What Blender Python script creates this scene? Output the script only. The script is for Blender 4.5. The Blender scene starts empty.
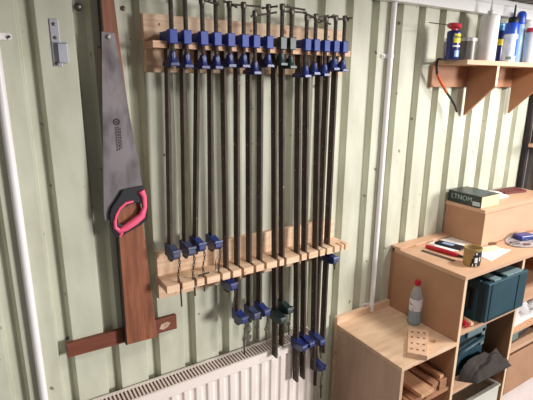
import bpy, bmesh, math, random
from mathutils import Vector, Matrix, noise
random.seed(7)
SC = bpy.context.scene
COL = SC.collection

# ---------------------------------------------------------------- materials
def lin(c):
    out = []
    for v in c:
        v /= 255.0
        out.append(v / 12.92 if v <= .04045 else ((v + .055) / 1.055) ** 2.4)
    return (*out, 1.0)

def mat(name, rgb, rough=.6, metal=0., var=None, scale=8., stretch=(1, 1, 1), amt=.5, detail=4.,
        spec=.4, bump=0., speck=None, speck_scale=60., speck_t=.7, trans=0., ior=1.45, lo=.35, hi=.7, alpha=1.):
    """procedural: base colour varied by stretched noise towards `var`, optional small specks, optional bump"""
    m = bpy.data.materials.new(name); m.use_nodes = True
    nt = m.node_tree; N = nt.nodes; L = nt.links
    b = N['Principled BSDF']
    b.inputs['Roughness'].default_value = rough
    b.inputs['Metallic'].default_value = metal
    b.inputs['Specular IOR Level'].default_value = spec
    b.inputs['Base Color'].default_value = lin(rgb)
    if trans:
        b.inputs['Transmission Weight'].default_value = trans; b.inputs['IOR'].default_value = ior
    if alpha < 1: b.inputs['Alpha'].default_value = alpha
    tc = N.new('ShaderNodeTexCoord'); mp = N.new('ShaderNodeMapping')
    mp.inputs['Scale'].default_value = stretch
    L.new(tc.outputs['Object'], mp.inputs['Vector'])
    src = None
    if var is not None:
        n = N.new('ShaderNodeTexNoise'); n.inputs['Scale'].default_value = scale; n.inputs['Detail'].default_value = detail
        L.new(mp.outputs['Vector'], n.inputs['Vector'])
        r = N.new('ShaderNodeMapRange'); r.inputs['From Min'].default_value = lo; r.inputs['From Max'].default_value = hi
        r.inputs['To Max'].default_value = amt
        L.new(n.outputs['Fac'], r.inputs['Value'])
        mx = N.new('ShaderNodeMix'); mx.data_type = 'RGBA'
        mx.inputs['A'].default_value = lin(rgb); mx.inputs['B'].default_value = lin(var)
        L.new(r.outputs['Result'], mx.inputs['Factor'])
        src = mx.outputs['Result']
        if bump:
            bp = N.new('ShaderNodeBump'); bp.inputs['Strength'].default_value = bump; bp.inputs['Distance'].default_value = .004
            L.new(n.outputs['Fac'], bp.inputs['Height']); L.new(bp.outputs['Normal'], b.inputs['Normal'])
    if speck is not None:
        n2 = N.new('ShaderNodeTexNoise'); n2.inputs['Scale'].default_value = speck_scale; n2.inputs['Detail'].default_value = 1.
        L.new(tc.outputs['Object'], n2.inputs['Vector'])
        r2 = N.new('ShaderNodeMapRange'); r2.inputs['From Min'].default_value = speck_t; r2.inputs['From Max'].default_value = speck_t + .04
        L.new(n2.outputs['Fac'], r2.inputs['Value'])
        m2 = N.new('ShaderNodeMix'); m2.data_type = 'RGBA'
        if src is None: m2.inputs['A'].default_value = lin(rgb)
        else: L.new(src, m2.inputs['A'])
        m2.inputs['B'].default_value = lin(speck)
        L.new(r2.outputs['Result'], m2.inputs['Factor'])
        src = m2.outputs['Result']
    if src is not None: L.new(src, b.inputs['Base Color'])
    return m

M = {}
M['wall'] = mat('pale_green_paint', (203, 203, 185), .5, var=(168, 166, 146), scale=4., stretch=(3, 3, 1.), amt=.6, detail=8., speck=(120, 118, 98), speck_scale=26., speck_t=.735)
M['white_paint'] = mat('white_gloss_paint', (246, 244, 243), .35, var=(236, 234, 232), scale=5., amt=.3)
M['pvc'] = mat('white_plastic_conduit', (243, 238, 240), .35, var=(228, 222, 222), scale=10., amt=.4)
M['rad'] = mat('white_radiator_enamel', (240, 228, 222), .3, var=(228, 212, 204), scale=6., amt=.4)
M['rad_dark'] = mat('radiator_inside_brown', (176, 138, 126), .8, var=(140, 104, 94), scale=30., amt=.6)  # reddish brown for the inside of the radiator, varied by noise
M['zinc'] = mat('zinc_plate', (196, 196, 210), .35, .6, var=(160, 160, 172), scale=30., amt=.5)
M['pine'] = mat('pale_pine', (234, 204, 174), .6, var=(212, 164, 128), scale=5., stretch=(1.5, 14, 18), amt=.7, speck=(168, 116, 78), speck_scale=22., speck_t=.74)
M['pine_dark'] = mat('pine_pinkish', (222, 182, 152), .6, var=(196, 146, 114), scale=5., stretch=(1.5, 14, 18), amt=.7)
M['mahog'] = mat('reddish_brown_hardwood', (150, 92, 66), .5, var=(108, 62, 44), scale=5., stretch=(16, 10, 1.3), amt=.8)
M['mahog_h'] = mat('reddish_brown_hardwood_crossbar', (128, 72, 54), .5, var=(92, 50, 38), scale=5., stretch=(1.3, 10, 16), amt=.8)
M['scuff'] = mat('scuffed_bare_wood', (205, 178, 158), .7, var=(150, 110, 90), scale=60., amt=.8)
M['blade'] = mat('worn_saw_steel', (128, 120, 123), .4, .5, var=(66, 58, 60), scale=7., stretch=(2, 2, 1.), amt=.9, lo=.45, hi=.68, detail=7.)
M['print'] = mat('dark_print', (48, 44, 46), .6)
M['black_plastic'] = mat('black_plastic', (34, 34, 40), .45, var=(24, 24, 28), scale=20., amt=.5)
M['pink'] = mat('pink_rubber_grip', (240, 98, 134), .45, var=(224, 80, 118), scale=20., amt=.5)
M['bar'] = mat('brown_oxidised_steel', (78, 64, 54), .6, .2, var=(50, 41, 36), scale=7., stretch=(3, 3, 2), amt=.8, speck=(150, 140, 130), speck_scale=70., speck_t=.72)
M['screw'] = mat('dull_screw_steel', (112, 104, 98), .42, .7, var=(70, 62, 56), scale=30., stretch=(1, 1, 5), amt=.7)
M['blue'] = mat('blue_enamel_casting', (30, 48, 116), .36, var=(24, 32, 78), scale=22., amt=.7, spec=.6)
M['head_blue'] = mat('bright_blue_enamel', (22, 56, 150), .42, var=(16, 38, 108), scale=22., amt=.7, spec=.35)
M['blue_worn'] = mat('worn_blue_enamel', (66, 72, 104), .42, var=(36, 42, 80), scale=26., amt=.8, spec=.6, speck=(170, 172, 184), speck_scale=90., speck_t=.68)
M['green'] = mat('dark_green_enamel_casting', (34, 54, 52), .4, var=(22, 36, 36), scale=22., amt=.7, spec=.6)
M['chain'] = mat('chain_steel', (120, 114, 106), .45, .7, var=(70, 64, 58), scale=60., amt=.6)
M['ply'] = mat('worktop_ply', (226, 194, 164), .55, var=(202, 164, 132), scale=7., stretch=(1, 5, 5), amt=.8, speck=(176, 124, 88), speck_scale=16., speck_t=.70)
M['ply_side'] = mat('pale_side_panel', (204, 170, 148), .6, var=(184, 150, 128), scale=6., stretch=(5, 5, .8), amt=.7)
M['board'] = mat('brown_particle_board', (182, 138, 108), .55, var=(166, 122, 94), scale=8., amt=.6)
M['board_l'] = mat('light_brown_board', (208, 168, 138), .5, var=(194, 152, 122), scale=5., stretch=(1, 5, 5), amt=.6)
M['edge'] = mat('pale_board_edge', (232, 200, 168), .6, var=(214, 178, 146), scale=20., amt=.5)
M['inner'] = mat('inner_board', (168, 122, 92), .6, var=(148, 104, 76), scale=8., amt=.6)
M['offcut'] = mat('offcut_wood', (214, 168, 132), .6, var=(180, 130, 96), scale=5., stretch=(14, 1.5, 14), amt=.8)
M['offcut2'] = mat('darker_offcut_wood', (170, 122, 92), .6, var=(134, 92, 66), scale=5., stretch=(14, 1.5, 14), amt=.8)
M['teal'] = mat('teal_plastic', (36, 70, 82), .45, var=(27, 56, 68), scale=12., amt=.5)
M['teal_d'] = mat('dark_teal_plastic', (22, 52, 64), .5, var=(14, 38, 48), scale=12., amt=.5)
M['latch'] = mat('grey_latch_plastic', (116, 136, 138), .5, var=(92, 114, 118), scale=14., amt=.5)
M['fabric'] = mat('dark_grey_fabric', (64, 56, 52), .9, var=(42, 37, 35), scale=24., amt=.7, bump=.4)
M['crate'] = mat('white_crate_plastic', (218, 216, 206), .45, var=(196, 196, 186), scale=12., amt=.5)
M['greenish'] = mat('grey_green_sheet', (196, 194, 182), .6, var=(168, 170, 158), scale=14., amt=.6)
M['paper'] = mat('white_paper', (244, 240, 238), .8, var=(232, 226, 222), scale=12., amt=.4)
M['cream_paper'] = mat('cream_paper', (236, 216, 184), .8, var=(224, 202, 168), scale=12., amt=.4)
M['red'] = mat('red_plastic', (186, 32, 48), .4, var=(150, 22, 38), scale=20., amt=.5)
M['maroon'] = mat('maroon_cover', (112, 52, 48), .6, var=(88, 38, 38), scale=10., amt=.6)
M['capred'] = mat('pinkish_red_cap', (222, 66, 84), .35, var=(204, 48, 68), scale=16., amt=.4)
M['canblue'] = mat('navy_can_print', (34, 42, 112), .3, var=(28, 34, 94), scale=12., amt=.4, spec=.6)
M['yellow'] = mat('yellow_print', (248, 224, 40), .4)
M['whiteplastic'] = mat('white_bottle_plastic', (244, 242, 240), .35, var=(236, 232, 230), scale=6., amt=.4)
M['tin'] = mat('grey_tin', (112, 108, 104), .4, .3, var=(84, 80, 76), scale=12., amt=.6)
M['tinlid'] = mat('pale_tin_lid', (192, 190, 186), .35, .4, var=(160, 158, 154), scale=20., amt=.5)
M['bluecap'] = mat('bright_blue_plastic', (34, 84, 206), .35, var=(24, 66, 178), scale=14., amt=.4, spec=.6)
M['aqua'] = mat('aqua_blue_plastic', (86, 160, 214), .3, var=(60, 130, 196), scale=14., amt=.4)
M['pale_aqua'] = mat('pale_aqua_plastic', (176, 204, 222), .3, var=(150, 186, 212), scale=14., amt=.4)
M['shelfwood'] = mat('brown_shelf_board', (168, 118, 86), .55, var=(150, 102, 72), scale=8., amt=.6)
M['lab'] = mat('white_blue_label', (222, 228, 238), .4, var=(150, 176, 216), scale=30., amt=.6, lo=.45)
M['clearjar'] = mat('frosted_jar', (222, 220, 222), .3, var=(204, 200, 206), scale=12., amt=.4)
M['glass'] = mat('clear_plastic', (232, 240, 245), .15, trans=.72, ior=1.06, spec=.8)
M['water'] = mat('blue_tinted_water', (186, 216, 230), .1, trans=.7, ior=1.06)
M['label_w'] = mat('bottle_label', (226, 224, 230), .5, var=(150, 60, 76), scale=38., amt=.7, lo=.56, hi=.64)
M['carton'] = mat('black_printed_carton', (26, 31, 35), .35, var=(56, 74, 76), scale=30., stretch=(1, 3, 3), amt=.8, lo=.5, hi=.75, spec=.6)
M['glyph'] = mat('pale_green_print', (150, 176, 166), .5)
M['silverp'] = mat('silver_print', (190, 200, 204), .4)
M['kraft'] = mat('kraft_cup', (176, 148, 100), .7, var=(156, 128, 82), scale=18., amt=.5)
M['cardboard'] = mat('tan_card', (238, 200, 164), .7, var=(226, 184, 148), scale=14., amt=.5)
M['orange'] = mat('orange_rubber', (206, 98, 44), .5, var=(168, 70, 30), scale=30., amt=.6)
M['black'] = mat('black_rubber', (30, 26, 26), .6, var=(20, 18, 18), scale=20., amt=.5)
M['bluetape'] = mat('blue_foil', (30, 52, 132), .3, var=(20, 34, 92), scale=16., amt=.6, spec=.7)
M['clearbag'] = mat('clear_bag_film', (214, 208, 210), .25, trans=.55, ior=1.1)
M['frame_dark'] = mat('black_steel_upright', (46, 38, 40), .5, .2, var=(30, 26, 28), scale=10., amt=.6)
M['dark_wall'] = mat('dark_end_panel', (70, 58, 44), .7, var=(44, 36, 28), scale=6., amt=.6)
M['ceiling'] = mat('ribbed_grey_ceiling', (168, 158, 150), .8, var=(120, 110, 102), scale=7., stretch=(10, 1.2, 1), amt=.8)
M['floor'] = mat('grey_floor', (150, 140, 130), .7, var=(120, 112, 104), scale=5., amt=.6)
M['plinth'] = mat('pale_pink_white_board', (232, 216, 212), .6, var=(216, 196, 192), scale=8., amt=.5)
M['hole'] = mat('dark_brown_spot', (124, 90, 66), .8)
M['block'] = mat('pale_block_wood', (226, 186, 156), .6, var=(204, 160, 130), scale=8., stretch=(1, 8, 8), amt=.7)
M['cloth'] = mat('white_cloth', (238, 234, 234), .9, var=(206, 200, 204), scale=14., amt=.6, bump=.5)
M['lens'] = mat('pale_blue_plastic', (150, 180, 214), .3, var=(120, 150, 190), scale=14., amt=.5)

# ---------------------------------------------------------------- mesh helpers
class MB:
    def __init__(s): s.bm = bmesh.new()
    def _faces(s, vs, fs):
        v = [s.bm.verts.new(p) for p in vs]
        for f in fs:
            try: s.bm.faces.new([v[i] for i in f])
            except ValueError: pass
        return v
    def box(s, x0, x1, y0, y1, z0, z1, T=None):
        P = [Vector((x, y, z)) for x in (x0, x1) for y in (y0, y1) for z in (z0, z1)]
        if T is not None: P = [T @ p for p in P]
        s._faces(P, [(0, 1, 3, 2), (4, 6, 7, 5), (0, 4, 5, 1), (2, 3, 7, 6), (0, 2, 6, 4), (1, 5, 7, 3)])
        return s
    def prism(s, poly, axis, a, b, T=None):
        """poly 2-D outline, extruded along axis from a to b; axis x: (y,z)  y: (x,z)  z: (x,y)"""
        def p3(q, t):
            p = {'x': (t, q[0], q[1]), 'y': (q[0], t, q[1]), 'z': (q[0], q[1], t)}[axis]
            p = Vector(p); return T @ p if T is not None else p
        n = len(poly)
        s._faces([p3(q, a) for q in poly] + [p3(q, b) for q in poly],
                 [tuple(range(n)), tuple(range(2 * n - 1, n - 1, -1))] + [(i, (i + 1) % n, n + (i + 1) % n, n + i) for i in range(n)])
        return s
    def ring(s, pts, rad, seg=10, closed=False, caps=True):
        """tube through 3-D points; rad one number or one per point"""
        pts = [Vector(p) for p in pts]; n = len(pts)
        if not hasattr(rad, '__len__'): rad = [rad] * n
        rings = []; up = None
        for i, p in enumerate(pts):
            if closed: t = (pts[(i + 1) % n] - pts[i - 1]).normalized()
            else: t = (pts[min(i + 1, n - 1)] - pts[max(i - 1, 0)]).normalized()
            if up is None:
                up = Vector((0, 0, 1)) if abs(t.z) < .9 else Vector((1, 0, 0))
            u = (up - t * up.dot(t)).normalized(); w = t.cross(u); up = u
            rings.append([s.bm.verts.new(p + (u * math.cos(k * 2 * math.pi / seg) + w * math.sin(k * 2 * math.pi / seg)) * rad[i]) for k in range(seg)])
        R = range(n) if closed else range(n - 1)
        for i in R:
            a, b = rings[i], rings[(i + 1) % n]
            for k in range(seg): s.bm.faces.new((a[k], a[(k + 1) % seg], b[(k + 1) % seg], b[k]))
        if not closed and caps:
            s.bm.faces.new(rings[0][::-1]); s.bm.faces.new(rings[-1])
        return s
    def lathe(s, prof, c, seg=24, T=None):
        """prof: list of (r, z) bottom to top, closed with caps; c centre"""
        c = Vector(c); rings = []
        for r, z in prof:
            ring = []
            for k in range(seg):
                p = Vector((r * math.cos(2 * math.pi * k / seg), r * math.sin(2 * math.pi * k / seg), z))
                if T is not None: p = T @ p
                ring.append(s.bm.verts.new(p + c))
            rings.append(ring)
        for a, b in zip(rings, rings[1:]):
            for k in range(seg): s.bm.faces.new((a[k], a[(k + 1) % seg], b[(k + 1) % seg], b[k]))
        s.bm.faces.new(rings[0][::-1]); s.bm.faces.new(rings[-1])
        return s
    def torus(s, c, R, r, axis=(0, 0, 1), sx=1., seg=12, cs=6):
        q = Vector((0, 0, 1)).rotation_difference(Vector(axis)).to_matrix()
        pts = [Vector(c) + q @ Vector((R * math.cos(2 * math.pi * k / seg), R * sx * math.sin(2 * math.pi * k / seg), 0)) for k in range(seg)]
        return s.ring(pts, r, cs, closed=True)
    def build(s, name, m, parent=None, bevel=0., smooth=False, subsurf=0):
        bmesh.ops.recalc_face_normals(s.bm, faces=s.bm.faces)
        me = bpy.data.meshes.new(name); s.bm.to_mesh(me); s.bm.free()
        if smooth:
            for p in me.polygons: p.use_smooth = True
        me.materials.append(m)
        o = bpy.data.objects.new(name, me); COL.objects.link(o)
        if parent is not None:
            o.parent = parent
            P = parent; off = Vector()
            while P is not None: off += P.location; P = P.parent
            me.transform(Matrix.Translation(-off))
        if bevel:
            bv = o.modifiers.new('bevel', 'BEVEL'); bv.width = bevel; bv.segments = 2; bv.limit_method = 'ANGLE'; bv.angle_limit = .6
        if subsurf:
            sb = o.modifiers.new('subdivision', 'SUBSURF'); sb.levels = subsurf; sb.render_levels = subsurf
        if smooth:
            try: me.set_sharp_from_angle(angle=math.radians(42))
            except Exception: pass
        return o

def rot(deg, axis, c):
    c = Vector(c); return Matrix.Translation(c) @ Matrix.Rotation(math.radians(deg), 4, axis) @ Matrix.Translation(-c)

def tag(o, label, cat, group=None, kind=None):
    o['label'] = label; o['category'] = cat
    if group: o['group'] = group
    if kind: o['kind'] = kind
    return o

def thing(name, label, cat, loc=(0, 0, 0), group=None):
    o = bpy.data.objects.new(name, None); COL.objects.link(o); o.location = loc
    o.empty_display_size = .05
    return tag(o, label, cat, group)

def struct(o): o['kind'] = 'structure'; return o

def text(name, s, size, T, m, parent, depth=.0006):
    cu = bpy.data.curves.new(name, 'FONT'); cu.body = s; cu.size = size; cu.extrude = depth
    cu.align_x = 'CENTER'; cu.align_y = 'CENTER'
    t = bpy.data.objects.new(name + '_tmp', cu); COL.objects.link(t)
    bpy.context.view_layer.update()
    me = bpy.data.meshes.new_from_object(t.evaluated_get(bpy.context.evaluated_depsgraph_get()))
    bpy.data.objects.remove(t); bpy.data.curves.remove(cu)
    me.transform(T); me.materials.clear(); me.materials.append(m)
    o = bpy.data.objects.new(name, me); COL.objects.link(o)
    if parent is not None:
        off = Vector(); P = parent
        while P is not None: off += P.location; P = P.parent
        me.transform(Matrix.Translation(-off)); o.parent = parent
    return o

# ---------------------------------------------------------------- camera
F, PITCH, YAW, ROLL, CAMH = 448.066, .2598609, .5647293, -.0091056, 1.85
fw = Vector((math.sin(YAW) * math.cos(PITCH), math.cos(YAW) * math.cos(PITCH), -math.sin(PITCH)))
rt = Vector((math.cos(YAW), -math.sin(YAW), 0)); dn = fw.cross(rt)
r2 = math.cos(ROLL) * rt + math.sin(ROLL) * dn
d2 = -math.sin(ROLL) * rt + math.cos(ROLL) * dn
cam = bpy.data.cameras.new('camera'); cam.sensor_width = 36; cam.lens = F / 533 * 36; cam.clip_start = .05
co = bpy.data.objects.new('camera', cam); COL.objects.link(co)
co.matrix_world = Matrix(((r2.x, -d2.x, -fw.x, 0), (r2.y, -d2.y, -fw.y, -1.5), (r2.z, -d2.z, -fw.z, CAMH), (0, 0, 0, 1)))
SC.camera = co

# ---------------------------------------------------------------- setting
X0, X1 = -.75, 3.32
pts = [(X0, 0)]
k = 0
while True:
    r = -.73 + .15 * k; k += 1          # right lip of each groove
    if r > X1: break
    if r - .05 <= X0: continue
    pts += [(r - .05, 0), (r - .042, .028), (r - .009, .028), (r, 0)]
pts += [(X1, 0), (X1, .05), (X0, .05)]
w = MB().prism(pts, 'z', 0, 2.26); struct(w.build('wall_back', M['wall'], bevel=.0015))
struct(MB().box(X1 + .0005, X1 + .05, -.6, .05, 0, 2.26).build('wall_right', M['dark_wall']))
c = MB()
cp = [(X0, 2.262)]
x = X0
while x < X1 - .05:
    cp += [(x + .02, 2.262), (x + .03, 2.278), (x + .05, 2.278), (x + .06, 2.262)]; x += .08
cp += [(X1, 2.262), (X1, 2.32), (X0, 2.32)]
c.prism(cp, 'y', -3.4, .05); struct(c.build('ceiling', M['ceiling']))
struct(MB().box(X0, X1, -3., .05, -.04, 0).build('floor', M['floor']))
t = MB(); t.box(X0, X1, -.045, -.0005, 2.186, 2.2615); t.box(X0, X1, -.052, -.0452, 2.236, 2.2615)
struct(t.build('trim_1', M['white_paint'], bevel=.003))

# ---------------------------------------------------------------- conduits, bolt and hasp on the wall
def conduit(x, z0, z1, clips, label):
    T = thing('plastic_conduit', label, 'pipe', (x, -.016, z0), 'white conduits on the wall')
    MB().ring([(x, -.016, z0), (x, -.016, z1)], .0125, 16).build('pipe', M['pvc'], T, smooth=True)
    for zc, side in clips:
        cb = MB()
        cb.ring([(x, -.016, zc - .008), (x, -.016, zc + .008)], .0145, 16)
        cb.box(min(x, x + side * .036), max(x, x + side * .036), -.006, -.0008, zc - .009, zc + .009)
        cb.lathe([(.0, 0), (.009, 0), (.009, .0052), (.0, .0052)], (x + side * .036, -.0008, zc), 14, Matrix.Rotation(math.radians(90), 4, 'X'))
        cl = cb.build('pipe_clip', M['pvc'], T, bevel=.0008)
        MB().lathe([(.0, 0), (.0042, 0), (.0036, .002), (0, .0024)], (x + side * .037, -.006, zc), 10, Matrix.Rotation(math.radians(90), 4, 'X')).build('clip_screw', M['screw'], cl)
conduit(.060, .02, 2.185, [(1.962, 1), (.66, 1)], 'white plastic conduit running down the left end of the green wall')
conduit(1.590, .70, 2.185, [(1.962, -1), (.735, -1)], 'white plastic conduit between the clamp racks and the wall shelf')
b = MB().lathe([(0, 0), (.0125, 0), (.0125, .002), (.010, .0065), (.005, .009), (0, .0095)], (.287, -.0004, 2.056), 16, Matrix.Rotation(math.radians(90), 4, 'X'))
tag(b.build('wall_bolt', M['screw'], smooth=True), 'small domed steel bolt head in the wall near the metal hasp', 'bolt')
b = MB().lathe([(0, 0), (.008, 0), (.007, .004), (0, .006)], (.2135 + .205, -.0004, 2.063), 12, Matrix.Rotation(math.radians(90), 4, 'X'))
tag(b.build('wall_rivet', M['screw'], smooth=True), 'tiny rivet in the wall right of the tapered brown board', 'rivet')

hs = thing('metal_hasp', 'bright zinc hasp with a square keeper screwed to the bare wall', 'hasp', (.213, -.001, 1.95))
MB().box(.204, .228, -.004, -.0006, 1.886, 2.018).build('strap_plate', M['zinc'], hs, bevel=.001)
kp = MB(); kp.box(.218, .2212, -.016, -.004, 1.896, 1.950); kp.box(.218, .243, -.0192, -.016, 1.896, 1.950); kp.box(.240, .243, -.016, -.0006, 1.896, 1.950)
kp.box(.216, .245, -.0205, -.0006, 1.9505, 1.9535)
kp.build('keeper', M['zinc'], hs, bevel=.0008)
for xs, zs in ((.215, 2.003), (.215, 1.966), (.212, 1.893)):
    MB().lathe([(0, 0), (.0055, 0), (.0045, .0025), (0, .003)], (xs, -.004, zs), 12, Matrix.Rotation(math.radians(90), 4, 'X')).build('screw', M['screw'], hs, smooth=True)

# ---------------------------------------------------------------- tapered board with crossbar, and the saw hung on it
ts = thing('wooden_square', 'tall tapered reddish-brown board fixed to a crossbar, hanging behind the saw', 'board', (.35, 0, .92))
MB().prism([(.338, .938), (.449, .934), (.3775, 2.13), (.342, 2.13)], 'y', -.050, -.0185).build('tapered_board', M['mahog'], ts, bevel=.002)
cb = MB().prism([(.146, .934), (.147, .986), (.537, .984), (.537, .925)], 'y', -.0178, -.0005).build('crossbar', M['mahog_h'], ts, bevel=.002)
shade_strip = MB().prism([(.3345, .938), (.3378, .938), (.3418, 2.13), (.3385, 2.13)], 'y', -.0505, -.0185).build('edge_strip', M['black'], ts); shade_strip['label'] = 'black strip painting the shade at the left edge'  # black strip painted in for the dark shade beside the board
sc = MB().prism([(.468, .945), (.476, .962), (.5, .966), (.512, .958), (.5, .944), (.482, .938)], 'y', -.0186, -.0178).build('bare_scuff', M['scuff'], cb); sc['label'] = 'pale scuffed patch'

sw = thing('handsaw', 'hand saw with pink and black handle hanging tip up on the brown board', 'saw', (.36, -.054, 1.4))
YB = -.0545
TA, TB = (.372, 1.984), (.4255, 1.512)
bl = MB().prism([(.336, 1.986), TA, TB, (.43, 1.475), (.36, 1.472), (.336, 1.455), (.322, 1.43), (.316, 1.408), (.2985, 1.41), (.2975, 1.438)], 'y', YB, YB + .0012).build('blade', M['blade'], sw)
te = MB()
for i in range(64):
    f0, f1 = i / 64, (i + 1) / 64
    a = (TA[0] + (TB[0] - TA[0]) * f0, TA[1] + (TB[1] - TA[1]) * f0); b2 = (TA[0] + (TB[0] - TA[0]) * f1, TA[1] + (TB[1] - TA[1]) * f1)
    te.prism([a, ((a[0] + b2[0]) / 2 + .0035, (a[1] + b2[1]) / 2), b2], 'y', YB, YB + .0012)
te.build('teeth', M['blade'], sw)
lg = MB(); lg.ring([(.363 + .0085 * math.cos(a * math.pi / 8), YB - .0004, 1.6605 + .0085 * math.sin(a * math.pi / 8)) for a in range(16)], .0022, 6, closed=True)
lg.box(.3595, .3665, YB - .0006, YB, 1.657, 1.664)
for xo, z0, z1 in ((.359, 1.575, 1.645), (.366, 1.572, 1.645), (.372, 1.578, 1.64)):
    z = z1
    while z > z0:
        h = random.uniform(.004, .009); lg.box(xo - .0024, xo + .0024, YB - .0006, YB, z - h, z); z -= h + .0022
lg.build('printed_mark', M['print'], bl).data.transform(Matrix.Translation((-.004, 0, .062)))
# handle: D-shaped frame with open grip
outer = [(.344, 1.484), (.359, 1.506), (.429, 1.512), (.4375, 1.43), (.436, 1.398), (.416, 1.381), (.375, 1.364), (.348, 1.352), (.329, 1.345), (.316, 1.369), (.312, 1.427), (.319, 1.452)]
inner = [(.354, 1.447), (.387, 1.456), (.408, 1.456), (.420, 1.450), (.419, 1.427), (.404, 1.415), (.384, 1.405), (.352, 1.389), (.338, 1.394), (.333, 1.405), (.338, 1.424), (.346, 1.438)]
def loopframe(mb, o, i, y0, y1):
    n = len(o); v = [[mb.bm.verts.new((p[0], y, p[1])) for p in L] for L in (o, i) for y in (y0, y1)]
    of, ob, nf, nb = v
    for k in range(n):
        j = (k + 1) % n
        for q in ((of[k], of[j], nf[j], nf[k]), (ob[k], nb[k], nb[j], ob[j]), (of[k], ob[k], ob[j], of[j]), (nf[k], nf[j], nb[j], nb[k])):
            mb.bm.faces.new(q)
hb = MB(); loopframe(hb, outer, inner, YB - .013, YB - .0004)
hd = hb.build('handle', M['black_plastic'], sw, bevel=.003)
gp = [(.417, 1.497), (.426, 1.475), (.4265, 1.44), (.415, 1.412), (.39, 1.395), (.358, 1.378), (.338, 1.371), (.326, 1.384), (.3265, 1.405), (.333, 1.427), (.346, 1.447), (.366, 1.461), (.39, 1.464)]
gr = MB().ring([(p[0], YB - .0135, p[1]) for p in gp], [.012, .0095, .008, .0125, .0135, .0125, .009, .0065, .0055, .005, .0045, .0045, .004], 10)
g = gr.build('pink_grip', M['pink'], hd, smooth=True); g['label'] = 'pink rubber grip'
gt = MB().ring([(.347, YB - .014, 1.372), (.343, YB - .014, 1.360), (.338, YB - .014, 1.350)], [.007, .006, .004], 8).build('grip_tail', M['pink'], hd, smooth=True); gt['label'] = 'pink lower tip'
nl = MB().lathe([(0, 0), (.007, 0), (.006, .004), (.002, .006), (0, .006)], (.3545, YB - .0003, 1.973), 14, Matrix.Rotation(math.radians(90), 4, 'X'))
nl.box(.352, .357, YB - .0085, YB - .005, 1.968, 1.978, rot(35, 'Y', (.3545, YB, 1.973)))
tag(nl.build('hanging_screw', M['tinlid'], smooth=True), 'shiny screw through the tip of the hand saw', 'screw')

# ---------------------------------------------------------------- clamp racks
BARX = [.516, .569, .615, .669, .723, .773, .823, .871, .932, .966, 1.042, 1.080, 1.139, 1.177, 1.219]   # bars at z = 1.63
SCRX = [.526, .572, .628, .675, .724, .776, .820, .873, .929, .969, 1.036, 1.077, 1.125, 1.171, 1.215]      # screws
LEAN = [.032, .026, .045, .020, .002, .008, 0, 0, 0, 0, 0, 0, 0, 0, 0]
SLOTX = [x - l * .355 + .017 if k < 4 else x - l * .48 for k, (x, l) in enumerate(zip(BARX, LEAN))]
TOPX = [(a + b) / 2 for a, b in zip(BARX, SCRX)]
def rack(label, zs0, zs1, zb0, zb1, slots, xr=1.30, xs=1.305, yf=-.11):
    T = thing('clamp_rack', label, 'rack', (.475, 0, zb0), 'slotted wooden clamp racks')
    MB().box(.472, xr, -.022, -.0005, zb0, zb1).build('back_board', M['pine'], T, bevel=.0015)
    poly = [(.47, -.0222), (.47, yf)]
    for k, s in enumerate(slots):
        a, b = (.0055, -.084) if zs0 < 1.5 and (k < 4 or k > 14) else (.0062, -.05)
        poly += [(s - a, yf), (s - a, b), (s + a, b), (s + a, yf)]
    poly += [(xs, yf), (xs, -.0222)]
    MB().prism(poly, 'z', zs0, zs1).build('slotted_shelf', M['pine_dark'] if zs0 > 1.5 else M['pine'], T)
    for x in (.56, .9, 1.26):
        z = zb1 - .03
        MB().lathe([(0, 0), (.0045, 0), (.0035, .0015), (0, .002)], (x - .035, -.022, z), 10, Matrix.Rotation(math.radians(90), 4, 'X')).build('screw', M['screw'], T)
rack('upper slotted pine rack holding the clamp heads', 1.945, 1.9655, 1.874, 2.052, TOPX, 1.30, 1.265)
rack('lower slotted pine rack that the clamp bars pass through', 1.133, 1.160, 1.068, 1.248, SLOTX + [1.258, 1.282], yf=-.122)

# ---------------------------------------------------------------- sash clamps
ORD = ['first', 'second', 'third', 'fourth', 'fifth', 'sixth', 'seventh', 'eighth', 'ninth', 'tenth', 'eleventh', 'twelfth', 'thirteenth', 'fourteenth', 'fifteenth']
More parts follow.
